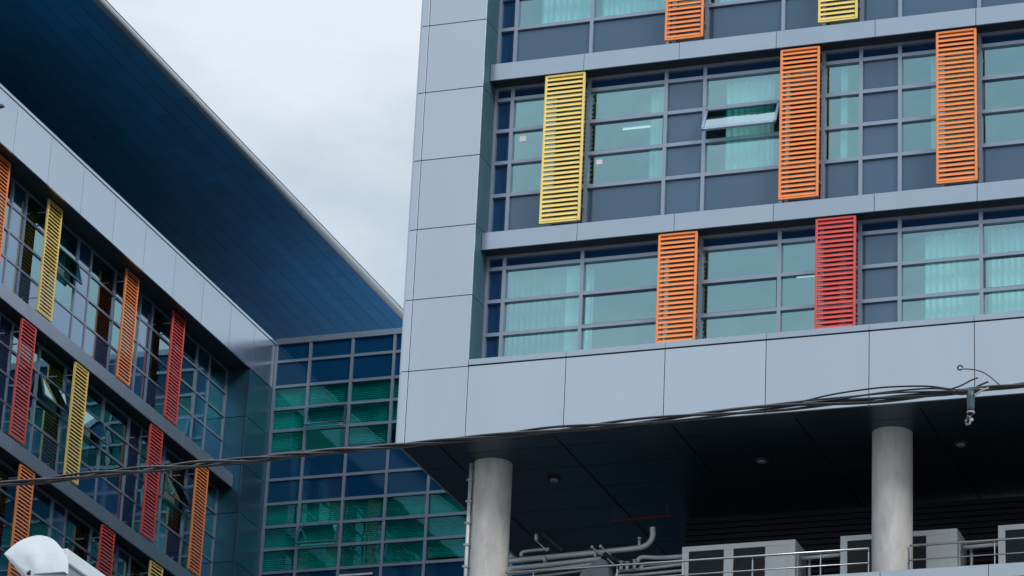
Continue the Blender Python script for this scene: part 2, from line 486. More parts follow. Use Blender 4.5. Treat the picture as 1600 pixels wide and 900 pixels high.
def band_b(name, top, base):
    # rows: narrow head, three lights, spandrel
    zz = [top, top - .28, top - .94, top - 1.61, top - 2.29, base]
    cells = range(len(GX) - 1)
    for i in cells:
        x0, x1 = GX[i], GX[i + 1]
        opq = OPQ[name].get(i, 0) == 1
        z = list(zz)
        if name == 'L': z = [top, top - .28, top - .94, top - 1.61, 25.21]
        f = MB(); bars(f, YW, .036, x0, x1, z, .07, .07, right=(i == len(GX) - 2))
        w_ = f.build('spandrel_bay' if opq else 'window', FRAME, B)
        wv = .035
        # navy head
        h = MB(); h.box(x0 + wv, x1 - wv, YW + .03, YW + .045, z[1] + .03, z[0] - .06); h.build('head_panel', SPN, w_)
        if opq or i == 0:
            q = MB()
            for k in range(1, len(z) - 1): q.box(x0 + wv, x1 - wv, YW + .012 + (.02 if i == 0 else 0), YW + .045, z[k + 1] + .033, z[k] - .033)
            q.build('spandrel_panel', SPB if opq else SPN, w_)
        else:
            q = MB()
            rows = range(1, len(z) - 1) if name == 'L' else range(1, len(z) - 2)
            isop = name == 'M' and i == 4
            for k in rows:
                if isop and k == 2: continue
                q.box(x0 + wv, x1 - wv, YW + .02, YW + .032, z[k + 1] + .033, z[k] - .033)
                if isop: q.build('pane', GLB, w_); q = MB()
            if not isop: q.build('pane', GLB, w_)
            if (name, i) in (('M', 2), ('L', 2), ('L', 4), ('L', 9), ('M', 9)):
                q = MB(); a, b, c_, d_ = x0 + wv, x1 - wv, z[3] + .034, z[2] - .034
                for (u0, u1, v0, v1) in ((a, a + .03, c_, d_), (b - .03, b, c_, d_), (a + .03, b - .03, c_, c_ + .03), (a + .03, b - .03, d_ - .03, d_)):
                    q.box(u0, u1, YW + .006, YW + .019, v0, v1)
                q.build('hinged_light_frame', RETURN, w_)
            if name != 'L':
                s_ = MB(); s_.box(x0 + wv, x1 - wv, YW + .012, YW + .045, z[-1] + .04, z[-2] - .033); s_.build('spandrel_panel', SPB, w_)
            cu = CURTAINS.get((name, i))
            if cu is None and i > 9 and i % 2: cu = (.3, .8, 0)
            if cu:
                wd = x1 - x0
                curtain(x0 + wd * cu[0] + .02, x0 + wd * cu[1] - .02, base - .3, top - .34, YW + .22, 'curtain', w_, SHEER if (name, i) in (('L', 1), ('M', 2)) and cu[2] else CURT)
                if cu[2]: curtain(x0 + wd * .76, x0 + wd * cu[2], base - .3, top - .32, YW + .15, 'curtain', w_, amp=.02, wl=.07)
            if name == 'M' and i == 4:      # top-hung sash standing open
                th = R(27); zt = z[2] - .035; L_ = z[2] - z[3] - .05; a, b = x0 + .03, x1 - .03
                def P_(u, v, n): return (u, YW - .02 - math.sin(th) * v - math.cos(th) * n, zt - math.cos(th) * v + math.sin(th) * n)
                sb = MB()
                for (u0, u1, v0, v1) in ((a, a + .05, 0, L_), (b - .05, b, 0, L_), (a, b, 0, .05), (a, b, L_ - .06, L_)):
                    n0 = len(sb.v)
                    sb.v += [P_(u, v, n) for n in (0, .045) for (u, v) in ((u0, v0), (u1, v0), (u1, v1), (u0, v1))]
                    sb.f += [tuple(n0 + k for k in q_) for q_ in ((0, 1, 2, 3), (7, 6, 5, 4), (0, 4, 5, 1), (1, 5, 6, 2), (2, 6, 7, 3), (3, 7, 4, 0))]; sb.sm += [False] * 6
                sb.fix = True; sb.build('open_sash_frame', FRAME, w_)
                sg = MB(); n0 = 0; sg.fix = True
                sg.v += [P_(u, v, n) for n in (.015, .03) for (u, v) in ((a + .05, .05), (b - .05, .05), (b - .05, L_ - .06), (a + .05, L_ - .06))]
                sg.f += [(0, 1, 2, 3), (7, 6, 5, 4), (0, 4, 5, 1), (1, 5, 6, 2), (2, 6, 7, 3), (3, 7, 4, 0)]; sg.sm += [False] * 6
                sg.build('open_sash_pane', GLO, w_)
band_b('L', 27.53 + .02, 24.4)
band_b('M', 31.05 + .02, 27.88)
band_b('U', 34.57 + .02, 31.40)
# upper storeys out of the picture: plain glass bands and ledges
p = MB(); p.box(XI + .02, XR, YW, YW + .05, 34.9, TOP - .8); p.build('upper_glazing', SPB, B)
p = MB()
for k in (1, 2, 3): p.box(XI + .01, XR, .32, YW + .0, 34.57 + FL * k, 34.92 + FL * k)
p.build('upper_ledges', LEDGE, B)
# rooms
p = MB()
for zf in (24.38, 27.62, 31.14, 34.66):
    p.box(XI, XR, YW + .09, 6.0, zf, zf + .16)
p.box(XI, XR, 6.0, 6.1, 24.38, 34.9)
p.box(XI - .02, XI, YW + .1, 6.0, 24.38, 34.9)
for x in (-18.155, -14.75, -10.3, -6.95): p.box(x - .06, x + .06, YW + .12, 6.0, 24.5, 34.6)
p.build('room_interior', ROOM, B)
EM = bpy.data.materials.new('lit_tube'); EM.use_nodes = True
b_ = EM.node_tree.nodes['Principled BSDF']; b_.inputs['Emission Color'].default_value = (1, .97, .9, 1); b_.inputs['Emission Strength'].default_value = 0.9
for (x0, x1, y, z) in ((-19.4, -18.35, 1.9, 30.50), (-15.85, -15.2, 1.7, 26.98)):
    q = MB(); q.tube([(x0, y, z), (x1, y, z)], .014, 10); tb = q.build('ceiling_light', EM, B)
    q = MB(); q.box(x0 - .02, x1 + .02, y - .04, y + .04, z + .022, z + .06); q.build('lamp_housing', WHITEP, tb)
# stickers on panes
for (x, z, s) in ((-21.0, 29.95, .07), (-19.45, 29.29, .06)):
    q = MB(); q.box(x - s, x + s, YW + .012, YW + .018, z - s * .8, z + s * .8); q.build('sticker', STICK, B)

# louvre screens (parts of the two buildings)
def louvre(parent, x0, x1, y, z0, z1, m_, word, axis='x'):
    """vertical frame with horizontal slats. axis 'x': spans x at y ; axis 'y': spans y (x0,x1 are y values) at x=y"""
    fr = MB(); sl = MB(); t = .045; d = .06
    def bx(mb, a, b, c0, c1, d0, d1, ch=False):
        if axis == 'x': (mb.cham if ch else mb.box)(a, b, y + d0, y + d1, c0, c1)
        else: (mb.cham if ch else mb.box)(y - d1, y - d0, a, b, c0, c1)
    bx(fr, x0, x0 + t, z0, z1, 0, d, True); bx(fr, x1 - t, x1, z0, z1, 0, d, True)
    bx(fr, x0 + t, x1 - t, z1 - .035, z1, 0.003, d - .003); bx(fr, x0 + t, x1 - t, z0, z0 + .035, 0.003, d - .003)
    # fixing brackets back to the mullions
    brs = []
    for zb in (z0 + .35, z1 - .35):
        for a in (x0 + .01, x1 - .03): br = MB(); bx(br, a, a + .02, zb - .012, zb + .012, d, .30); brs.append(br)
    n = int(round((z1 - z0 - .07) / .0945)); pz = (z1 - z0 - .07) / n
    for k in range(n):
        zc = z0 + .035 + pz * (k + .5)
        q_ = [(.004, -.034), (.012, -.037), (.050, .026), (.040, .032)]
        n0 = len(sl.v)
        for u in (x0 + t, x1 - t):
            for dd, dz in q_: sl.v.append((u, y + dd, zc + dz) if axis == 'x' else (y - dd, u, zc + dz))
        sl.f += [(n0, n0 + 1, n0 + 5, n0 + 4), (n0 + 1, n0 + 2, n0 + 6, n0 + 5), (n0 + 2, n0 + 3, n0 + 7, n0 + 6), (n0 + 3, n0, n0 + 4, n0 + 7)]; sl.sm += [False] * 4
    o = fr.build('louvre_screen', m_, parent, word + ' louvre screen')
    sl.build('slats', m_, o); rs = MB()
    for k in range(n):
        zc = z0 + .035 + pz * (k + .5)
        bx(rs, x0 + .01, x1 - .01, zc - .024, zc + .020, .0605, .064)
    rs.build('added_dark_blades', REAR, o); [br.build('bracket', FRAME, o) for br in brs]  # blades added behind the slats to darken their mirror image in the panes
    return o
yl = .345
louvre(B, -18.12, -17.37, yl, 31.49, 34.53, ORA, 'orange')
louvre(B, -15.14, -14.39, yl, 31.49, 34.53, YEL, 'yellow')
louvre(B, -20.47, -19.69 + .02, yl, 27.96, 31.03, YEL, 'yellow')
louvre(B, -15.85, -15.10, yl, 27.96, 31.01, ORA, 'orange')
louvre(B, -12.91, -12.16, yl, 27.96, 31.01, ORA, 'orange')
louvre(B, -18.12, -17.37, yl, 25.30, 27.50, ORA, 'orange')
louvre(B, -15.14, -14.39, yl, 25.30, 27.50, RED, 'red')
louvre(B, -9.9, -9.15, yl, 25.30, 27.50, YEL, 'yellow')
louvre(B, -8.4, -7.65, yl, 27.96, 31.01, RED, 'red')

# columns
for k, xc in enumerate((-21.55, -13.97, -6.4)):
    c = MB(); c.tube([(xc, 1.45, 20.4), (xc, 1.45, ZS + .005)], .362, 48, caps=False)
    co = c.build('column', CONC, B)
    if k == 0:
        q = MB()
        x_, y_ = xc - .345, 1.20
        q.tube([(x_, y_, 20.5), (x_, y_, 23.62)], .034, 12)
        q.build('conduit', GALV, co)
        q = MB()
        for z in [20.75 + .42 * j for j in range(7)]: q.box(x_ - .055, x_ + .055, y_ - .05, y_ + .06, z, z + .035)
        q.build('conduit_clips', CLIPM, co)
# rear ribbed wall
p = MB()
p.box(-18.9, XR, 5.1, 5.3, 18, ZS - .035)
z = 20.4
while z < ZS - .1:
    p.box(-18.9, XR, 5.02, 5.1, z, z + .05); z += .115
p.build('ribbed_rear_wall', RIB, B)
# terrace slab + edge trim + podium under it
p = MB()
us = [-17.6 + 1.885 * k for k in range(9)]
us = [-21.37, -19.485] + us
for i in range(len(us) - 1): p.cham(us[i] + .005, us[i + 1] - .005, 0.0, .05, 20.36, 20.60, .004)
p.build('terrace_edge', SLABM, B)
p = MB(); p.box(-21.3, XR, .05, 6, 20.34, 20.58); p.build('terrace_slab', ASPH, B)
p = MB(); p.box(-23, XR, .4, 27.9, 0, 20.33); p.build('podium_wall', SPB, B)
p = MB()
for k in range(14):
    x = -22.9 + 1.51 * k
    p.box(x, x + .07, .34, .4, 2, 20.33)
for k in range(6): p.box(-22.9, XR, .345, .4, 2 + 3.5 * k, 2.1 + 3.5 * k)
p.box(-22.9, XR, .345, .4, 20.2, 20.3)
p.build('podium_mullions', FRAME, B)

# ============================================================ WING A + LINK C (left)
A = empty('hospital_wing', 'long left wing with dark roof overhang, red and yellow louvres and glazed corner link', 'building')
XA, XAL, XAW = -38.22, -38.47, -38.88
YC = 28.0
Y0 = 0.0                         # near end of the wing (outside the picture)
YR = 26.38                      # recess return
ZT = 38.04
# fascia
fy = [Y0, 1.0] + [11.92 + 1.85 * k for k in range(-5, 8)] + [26.49, YC]
p = MB(); panelled(p, 'x', XA, XA - .05, fy, [36.63, ZT - .10], .016); p.build('fascia_cladding', FASCIA, A)
p = MB(); p.cham(XA - .05, XA + .02, Y0, YC - .06, ZT - .092, ZT - .006, .004); p.build('fascia_trim', FASCIA, A)
p = MB(); p.box(XA - .66, XA - .055, Y0, YC, 36.66, ZT - .01); p.box(XA - .07, XA - .055, YR, YC, 20, 36.7); p.build('cladding_backing', JOINT, A)
# underside of fascia box, with its shade put into the dark colour
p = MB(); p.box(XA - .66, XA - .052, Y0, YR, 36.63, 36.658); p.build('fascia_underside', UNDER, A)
# fin: faces +X, y from YR to YC, and its return facing -Y
zf = [22.6 + 1.411 * k for k in range(11)]
zf[-1] = 36.62
zf = [36.62 - 1.40 * k for k in range(12)][::-1]
p = MB(); panelled(p, 'x', XA, XA - .05, [YR, YC - .01], zf, .016); p.build('corner_fin', FINP, A)
p = MB(); panelled(p, 'y', YR, YR + .05, [XAW - .1, XA - .056], zf, .016); p.build('recess_return', FINP, A)
# ledges
def ledge_a(z0, z1):
    p = MB()
    ys = [Y0 + .01] + [11.92 + 1.85 * k for k in range(-6, 8)] + [YR - .004]
    ys = sorted(y for y in ys)
    for i in range(len(ys) - 1): p.cham(XAL - .04, XAL, ys[i] + .002, ys[i + 1] - .002, z0, z1, .003)
    p.box(XAW - .1, XAL - .041, Y0 + .02, YR - .005, z1 - .06, z1 - .004)
    l_ = p.build('ledge', LEDGE_A, A)
    p = MB(); p.box(XAW - .1, XAL - .041, Y0 + .02, YR - .005, z0 + .006, z1 - .062); p.build('ledge_underside', UNDER, l_)  # wing ledge core, dark colour stands for the shade beneath it
for k in range(4): ledge_a(33.15 - 3.51 * k, 33.52 - 3.51 * k)
# window bands
AY = [0.3, 1.52, 2.27, 3.75, 5.24, 5.98, 7.45, 8.85, 9.60, 11.1, 12.55, 13.28, 14.02, 15.49, 16.95, 17.69, 19.15, 20.67, 21.42, 22.88, 24.34, 25.17, 26.33]
AY = [0.1, 2.20, 2.95, 4.42, 5.88, 6.63, 8.10, 9.57, 10.32, 11.79, 13.28, 14.02, 15.49, 16.95, 17.69, 19.15, 20.67, 21.42, 22.88, 24.34, 25.17, 26.34]
NAR = {1, 4, 7, 10, 13, 16, 19 - 0}
OPEN_A = {(0, 12): 1, (1, 12): 1, (1, 14): 1, (1, 18): 1}
def sash_a(y0, y1, zt, L_, th, parent):
    def P_(u, v, n): return (XAW + .04 + math.sin(th) * v + math.cos(th) * n, u, zt - math.cos(th) * v + math.sin(th) * n)
    def slab(mb, u0, u1, v0, v1, n0_, n1_):
        n0 = len(mb.v)
        mb.v += [P_(u, v, n) for n in (n0_, n1_) for (u, v) in ((u0, v0), (u1, v0), (u1, v1), (u0, v1))]
        mb.f += [tuple(n0 + k for k in q_) for q_ in ((3, 2, 1, 0), (4, 5, 6, 7), (1, 5, 4, 0), (2, 6, 5, 1), (3, 7, 6, 2), (0, 4, 7, 3))]; mb.sm += [False] * 6
    a, b = y0 + .04, y1 - .04
    sb = MB()
    for q in ((a, a + .05, 0, L_), (b - .05, b, 0, L_), (a + .05, b - .05, 0, .05), (a + .05, b - .05, L_ - .05, L_)): slab(sb, *q, 0, .04)
    sb.fix = True; sb.build('open_sash_frame', RETURN, parent)
    sg = MB(); sg.fix = True; slab(sg, a + .05, b - .05, .05, L_ - .05, .012, .028); sg.build('open_sash_pane', GLA, parent)
for fl in range(4):
    tz = [36.66, 33.15, 29.64, 26.13][fl]
    base = [33.52, 30.01, 26.5, 22.99][fl]
    z = [tz - .02, tz - .74, tz - 1.42, tz - 2.12, base]
    for i in range(len(AY) - 1):
        y0, y1 = AY[i], AY[i + 1]
        opq = i in NAR
        f = MB(); bars(f, XAW, .04, y0, y1, z, .058, .058, axis='x', right=(i == len(AY) - 2))
        w_ = f.build('spandrel_bay' if opq else 'window', FRAME, A)
        def rows(mb, ks, d0, d1):
            for k in ks: mb.box(XAW - d1, XAW - d0, y0 + .035, y1 - .035, z[k + 1] + .035, z[k] - .035 - (.035 if k == 0 else 0))
            return mb
        if opq: rows(MB(), range(4), .0, .03).build('spandrel_panel', SPA, w_)
        else:
            ks = [0, 1, 2]
            if OPEN_A.get((fl, i)):
                ks = [0, 2]
                sash_a(y0, y1, z[1] - .035, z[1] - z[2] - .06, R(15), w_)
            if len(ks) == 3: rows(MB(), ks, .012, .026).build('pane', GLA, w_)
            else:
                for k_ in ks: rows(MB(), [k_], .012, .026).build('pane', GLA, w_)
            rows(MB(), [3], .0, .03).build('spandrel_panel', SPA, w_)
            if (fl * 3 + i) % 4 in (0, 1):
                c = MB(); n = 30; s0 = y0 + (.1 if i % 2 else .7); s1 = s0 + .6
                for k in range(n + 1):
                    yy = s0 + (s1 - s0) * k / n; xx = XAW - .25 + .03 * math.sin(yy * 50)
                    c.v += [(xx, yy, base), (xx, yy, tz - .1)]
                for k in range(n): c.f.append((2 * k, 2 * k + 1, 2 * k + 3, 2 * k + 2)); c.sm.append(True)
                c.build('curtain', CURT, w_)
p = MB()
for zf_ in (22.8, 26.2, 29.7, 33.2, 36.5):
    p.box(-44.5, XAW - .12, Y0 + .1, YR - .1, zf_, zf_ + .15)
p.box(-44.6, -44.5, Y0, YR, 22.8, 36.6)
for y in (0.1, 5.88, 9.6, 13.28, 16.97, 20.69, 24.36): p.box(-44.5, XAW - .2, y - .05, y + .05, 22.8, 36.6)
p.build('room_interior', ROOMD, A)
# louvres on the wing
xl_ = -38.50
W_ = .76
def la(y, fl, m_, word):
    z0, z1 = [(33.60, 36.60), (30.10, 33.12), (26.58, 29.61)][fl]
    louvre(A, y, y + W_, xl_, z0, z1, m_, word, axis='y')
la(11.62, 0, ORA, 'orange'); la(14.48, 0, YEL, 'yellow'); la(19.0, 0, ORA, 'orange'); la(21.92, 0, RED, 'red')
la(13.76, 1, RED, 'red'); la(16.70, 1, YEL, 'yellow'); la(21.18, 1, RED, 'red'); la(24.13, 1, ORA, 'orange')
la(14.43, 2, ORA, 'orange'); la(18.96, 2, RED, 'red'); la(21.87, 2, YEL, 'yellow'); la(7.0, 1, ORA, 'orange'); la(8.2, 0, RED, 'red')
# body of the wing below and behind
p = MB(); p.box(-60, XAW - .1, Y0 + .05, YR, 0, 22.79); p.box(-60, -44.7, Y0, 34, 0, ZT); p.box(-44.7, XAW - .1, Y0 - .05, Y0 + .05, 22, ZT); p.build('rear_wall', DARKW, A)
p = MB(); p.box(-60, XA - .08, YR + .07, YC + .1, 0, ZT - .01); p.build('corner_pier', DARKW, A)
# high canopy roof floating above the parapets: soffit panels, rounded nose, deck
ZR = 40.5
XN = -34.12 * (ZR - 1.6) / (ZT - 1.6) + .02
YRE = 40.0
p = MB()
xs = []
x = XN - .02
while x > -50: xs.append(x); x -= .432
for i in range(len(xs) - 1):
    y = -3.0 - (i * .87) % 2.55
    while y < YRE:
        a = max(y, -3.0); b = min(y + 2.55, YRE)
        if b > a + .05: p.cham(xs[i + 1] + .007, xs[i] - .007, a + .006, b - .006, ZR, ZR + .03, .003)
        y += 2.55
p.build('roof_soffit', SOFF_R, A)
p = MB(); p.box(-60, XN - .03, -3, YRE, ZR + .034, ZR + .36); p.build('roof_slab', JOINT, A)
p = MB(); seg = 14; r_ = .125
ys_ = [-3 + 3.1 * k for k in range(14)] + [YRE]
for a, b in zip(ys_[:-1], ys_[1:]):
    n0 = len(p.v)
    for yy in (a + .004, b - .004):
        for k in range(seg + 1):
            an = -math.pi / 2 + math.pi * k / seg
            p.v.append((XN - .02 + r_ * math.cos(an), yy, ZR + r_ + r_ * math.sin(an)))
    for k in range(seg): p.f.append((n0 + k, n0 + k + 1, n0 + seg + 2 + k, n0 + seg + 1 + k)); p.sm.append(True)
p.build('roof_nose', NOSE, A)
for yy in (2, 9, 16, 23, 33):
    p = MB(); p.tube([(-45.5, yy, 37.8), (-45.5, yy, ZR + .01)], .2, 20); p.build('roof_post', CONC, A)
p = MB(); p.box(-60, XA - .3, Y0, YC, 37.5, 37.75); p.box(-60, -20, YC + .35, YRE, 37.5, 37.75); p.build('terrace_deck', DECK, A)
p = MB(); p.box(-60, -49, Y0, YRE, 37.76, ZR); p.build('setback_wall', DARKW, A)
# link glazing, faces -Y at YC
CX = [XA + .05, -37.14, -35.86, -34.60, -33.36, -32.11, -30.86, -29.61, -28.36, -27.11, -25.86, -24.61, -23.36, -22.1, -20.9, -19.7]
cz = [ZT - .12, 37.42, 36.66, 35.99, 35.33, 34.66]
# floors repeat every 3.48 m: two spandrel rows then three glazed rows
for fl in range(5):
    o_ = 3.48 * fl
    top = 38.06 - .0 if fl == 0 else 34.66 - 3.48 * (fl - 1)
    z = [ZT - .10 if fl == 0 else 34.66 - 3.48 * (fl - 1), 37.42 - o_, 36.66 - o_, 35.99 - o_, 35.33 - o_, 34.66 - o_]
    if fl > 0: z[1] = 37.37 - o_
    for i in range(len(CX) - 1):
        if fl > 3 and i > 12: continue
        x0, x1 = CX[i], CX[i + 1]
        f = MB()
        wv = .085
        f.box(x0 - wv / 2, x0 + wv / 2, YC - .05, YC + .06, z[-1], z[0])
        for zc in z[1:]: f.box(x0 + wv / 2, x1 - wv / 2, YC - .045, YC + .06, zc - .04, zc + .04)
        w_ = f.build('window', FRAME_C, A)
        q = MB()
        for k in (0, 1): q.box(x0 + wv / 2, x1 - wv / 2, YC, YC + .03, z[k + 1] + .04, z[k] - (.04 if (k or fl) else 0))
        q.build('spandrel_panel', SPC, w_)
        q = MB()
        op = (i == 1 and fl in (0, 1))
        for k in (2, 3, 4):
            if op and k == 3: continue
            q.box(x0 + wv / 2, x1 - wv / 2, YC + .01, YC + .022, z[k + 1] + .04, z[k] - .04)
            if op: q.build('pane', GLC, w_); q = MB()
        if not op: q.build('pane', GLC, w_)
        if op:
            th = R(16); zt = z[3] - .04; L_ = z[3] - z[4] - .06; a, b = x0 + .05, x1 - .05
            def P_(u, v, n): return (u, YC - .055 - math.sin(th) * v - math.cos(th) * n, zt - math.cos(th) * v + math.sin(th) * n)
            def slab(mb, u0, u1, v0, v1, n0_, n1_):
                n0 = len(mb.v)
                mb.v += [P_(u, v, n) for n in (n0_, n1_) for (u, v) in ((u0, v0), (u1, v0), (u1, v1), (u0, v1))]
                mb.f += [tuple(n0 + k_ for k_ in q_) for q_ in ((0, 1, 2, 3), (7, 6, 5, 4), (0, 4, 5, 1), (1, 5, 6, 2), (2, 6, 7, 3), (3, 7, 4, 0))]; mb.sm += [False] * 6
            sb = MB()
            for q_ in ((a, a + .045, 0, L_), (b - .045, b, 0, L_), (a + .045, b - .045, 0, .045), (a + .045, b - .045, L_ - .05, L_)): slab(sb, *q_, 0, .04)
            sb.fix = True; sb.build('open_sash_frame', FINP, w_)
            sg = MB(); sg.fix = True; slab(sg, a + .045, b - .045, .045, L_ - .05, .012, .028); sg.build('open_sash_pane', GLC, w_)
        # venetian blind behind the glass: stepped slats, some half raised
        drop = random.choice((1.0, 1.0, .9, .75, 1.0))
        if (i, fl) == (1, 0): drop = .66
        if (i, fl) == (0, 0): drop = .9
        zb = z[2] - (z[2] - z[5]) * drop
        q = MB(); zz_ = z[2] - .02
        while zz_ > zb:
            q.quad((x0 + .005, YC + .10, zz_ - .05), (x1 - .005, YC + .10, zz_ - .05), (x1 - .005, YC + .135, zz_), (x0 + .005, YC + .135, zz_))
            q.quad((x0 + .005, YC + .135, zz_ - .055), (x1 - .005, YC + .135, zz_ - .055), (x1 - .005, YC + .10, zz_ - .05), (x0 + .005, YC + .10, zz_ - .05))
            zz_ -= .055
        q.build('blind', BLIND if (i * 7 + fl * 3) % 5 else BLIND_P, w_)
p = MB(); p.box(XA + .0, -20, YC - .07, YC + .1, ZT - .10, ZT - .002); p.build('link_head_rail', FRAME_C, A)
p = MB(); p.box(XA, -20, YC - .03, YC + .3, ZT + .002, ZT + .09); p.build('link_coping', FRAME_C, A)
p = MB()
for zf_ in (34.72, 38.0 - .02, 31.24, 27.76, 24.3, 20.8): p.box(XA, -19, YC + .2, YC + 5, zf_ - .2, zf_ - .06)
p.box(XA, -19, YC + 5, YC + 5.1, 17, 37.9)
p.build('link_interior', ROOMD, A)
p = MB(); p.box(XA, -19, YC + .0, YC + 5.2, 0, 20.5); p.build('link_base', DARKW, A)
p = MB(); p.box(-35.8, -34.83, YC - .075, YC - .05, 30.93, 30.98); p.build('flashing', WHITEP, A)

# ============================================================ terrace equipment
AU = [-18.20, -15.21, -12.32, -9.4]
AWORD = ['white air conditioning cabinet on the terrace, leftmost, standing next to the pipework',
         'white air conditioning cabinet standing partly behind the right concrete column',
         'white air conditioning cabinet cut by the right edge of the photo',
         'white air conditioning cabinet beyond the right edge of the photo']
acs = None
def ac(x0, lab):
    o = empty('air_conditioner', lab, 'air conditioner', 'air conditioning cabinets on the terrace')
    o.location = (x0, 2.6, 20.6)
    W, D_, H = 2.15, .78, 1.60
    c = MB()
    c.cham(0, .13, 0, .06, .0, H, .006); c.cham(2.02, 2.15, 0, .06, 0, H, .006)
    c.cham(.13, 2.02, .002, .06, H - .10, H, .006); c.box(.13, 2.02, .002, .06, 0, .12)
    c.box(.80, .98, .004, .06, .12, H - .10)
    c.cham(1.58, 2.02, .006, .06, .12, H - .10, .006)
    c.box(0, W, .061, D_, 0.0, H - .004)
    c.box(1.60, 1.605, -.004, .006, .15, H - .13); c.box(1.99, 1.995, -.004, .006, .15, H - .13)
    c.build('casing', WHITEP, o)
    for (a, b) in ((.13, .80), (.98, 1.58)):
        g_ = MB(); g_.box(a, b, .03, .055, .12, H - .10)
        zz_ = .15
        while zz_ < H - .12:
            g_.box(a, b, .018, .03, zz_, zz_ + .008); zz_ += .035
        xx = a + .05
        while xx < b - .02:
            g_.box(xx, xx + .006, .012, .018, .12, H - .10); xx += .09
        g_.build('grille', GRILLE, o)
    s_ = MB(); s_.box(W + .002, W + .03, .12, .62, .2, H - .2); s_.build('side_panel', GALV, o)
    return o
for x, l in zip(AU[:3], AWORD[:3]): ac(x, l)

# railings
def railing(x0, x1, posts, lab):
    o = empty('railing', lab, 'railing', 'steel railings along the terrace edge'); o.location = (x0, 1.25, 20.6)
    L_ = x1 - x0
    a = MB(); a.tube([(0, 0, .86), (L_, 0, .86)], .022, 12); a.build('handrail', STEEL, o)
    a = MB(); a.tube([(0, 0, .595), (L_, 0, .595)], .013, 10); a.build('rail', STEEL, o)
    a = MB(); a.tube([(0, 0, .33), (L_, 0, .33)], .013, 10); a.build('rail', STEEL, o)
    for px_ in posts:
        a = MB(); a.box(px_ - x0 - .008, px_ - x0 + .008, .014, .06, 0, .80)
        a.tube([(px_ - x0, .03, .78), (px_ - x0, .0, .85)], .008, 8); a.build('post', STEEL, o)
railing(-21.14, -14.34, [-20.6, -19.0, -17.75, -16.47, -15.22, -14.35], 'stainless railing between the two concrete columns, in front of the pipes')
railing(-13.61, -6.8, [-13.6, -12.7 + .6, -10.6, -9.1, -7.6], 'stainless railing starting right of the right concrete column')

def pipe(name, pts, r, lab, cat='pipe', m_=GALV, group='pipes on the terrace', sm=True, flanges=()):
    t = MB(); t.tube(smooth_path(pts, 6) if sm else pts, r, 14)
    for f_ in flanges: t.tube([(f_[0] - .02, f_[1], f_[2]), (f_[0] + .02, f_[1], f_[2])], r * 1.45, 14)
    o = t.build(name, m_); return tag(o, lab, cat, group)
Yp = 3.0
pipe('duct_pipe', [(-22.0, Yp, 22.29), (-21.7, Yp, 22.295), (-20.65, Yp, 22.325), (-19.33, Yp, 22.37), (-19.06, Yp, 22.405), (-18.94, Yp, 22.50), (-18.90, Yp, 22.62), (-18.905, Yp, 22.70), (-18.91, Yp, 22.76)], .054,
     'thickest grey pipe running from the left column and bending up to the soffit', flanges=[(-21.0, Yp, 22.27), (-20.0, Yp, 22.305)])
pipe('duct_pipe', [(-22.0, Yp - .05, 22.12), (-21.0, Yp - .05, 22.15), (-19.88, Yp - .05, 22.20)], .045, 'second grey pipe just under the thickest pipe')
pipe('duct_pipe', [(-22.0, Yp - .02, 22.03), (-21.0, Yp - .02, 22.06), (-19.95, Yp - .02, 22.12)], .035, 'thin grey pipe, third down under the thickest pipe')
pipe('duct_pipe', [(-22.0, Yp + .1, 21.96), (-21.0, Yp + .1, 22.00), (-20.0, Yp + .1, 22.06)], .028, 'thinnest grey pipe, lowest of the bundle beside the left column')
pipe('small_pipe', [(-21.68, Yp - .2, 21.4), (-21.68, Yp - .2, 21.95), (-21.66, Yp - .2, 22.03), (-21.55, Yp - .2, 22.05), (-21.5, Yp, 22.05)], .03, 'short vertical pipe with an elbow against the left column')
pipe('small_pipe', [(-21.56, Yp + .2, 22.44), (-21.50, Yp + .2, 22.53), (-21.0, Yp + .2, 22.55)], .032, 'short bent pipe lying above the thickest pipe')
t = empty('pipe_hanger', 'dark slanting hanger arm with a pale tip above the pipes near the left column', 'hanger')
a = MB(); a.tube([(-21.2, Yp, 22.79), (-21.195, Yp, 22.66)], .033, 12); a.build('hanger_tip', GALV, t)
a = MB(); a.tube([(-21.19, Yp, 22.66), (-20.93, Yp - .1, 22.40)], .012, 8); a.build('hanger_rod', GALV, t)
a = MB(); a.tube([(-21.12, Yp + .2, 22.88), (-20.72, Yp + .2, 22.47)], .05, 8); a.build('arm', JOINT, t)
t = empty('pipe_bracket', 'pair of diagonal straps crossing the thickest pipe', 'bracket')
for dx in (0, .17):
    a = MB(); a.tube([(-20.05 + dx, Yp - .1, 22.42), (-19.84 + dx, Yp - .1, 22.24)], .014, 8); a.build('strap', GALV, t)
    a = MB(); a.tube([(-20.06 + dx, Yp - .1, 22.40), (-20.04 + dx, Yp - .1, 22.45)], .03, 10); a.build('bolt', GALV, t)
a = MB(); a.tube([(-19.80, Yp - .05, 22.30), (-19.45, Yp - .05, 22.06)], .05, 8); a.build('support_arm', JOINT, t)
a = MB(); a.tube([(-19.72, Yp - .16, 22.16), (-19.56, Yp - .16, 22.00)], .014, 8); a.build('strap', GALV, t)
for k, (z0, z1, r, lab) in enumerate(((22.19, 22.125, .042, 'uppermost wavy pipe entering the left cabinet'), (22.055, 22.035, .04, 'second pipe down entering the left cabinet'),
                                      (21.95, 21.97, .03, 'third pipe down entering the left cabinet'), (21.86, 21.85, .03, 'lowest pipe entering the left cabinet'))):
    xs0 = (-19.2, -19.13, -19.6, -19.6)[k]
    pipe('branch_pipe', [(xs0, Yp, z0 - .10), (xs0 + .05, Yp, z0 - .02), (xs0 + .14, Yp, z0), (xs0 + .5, Yp, (z0 + z1) / 2), (-18.15, Yp - .1, z1)], r, lab, group='pipes feeding the leftmost cabinet')
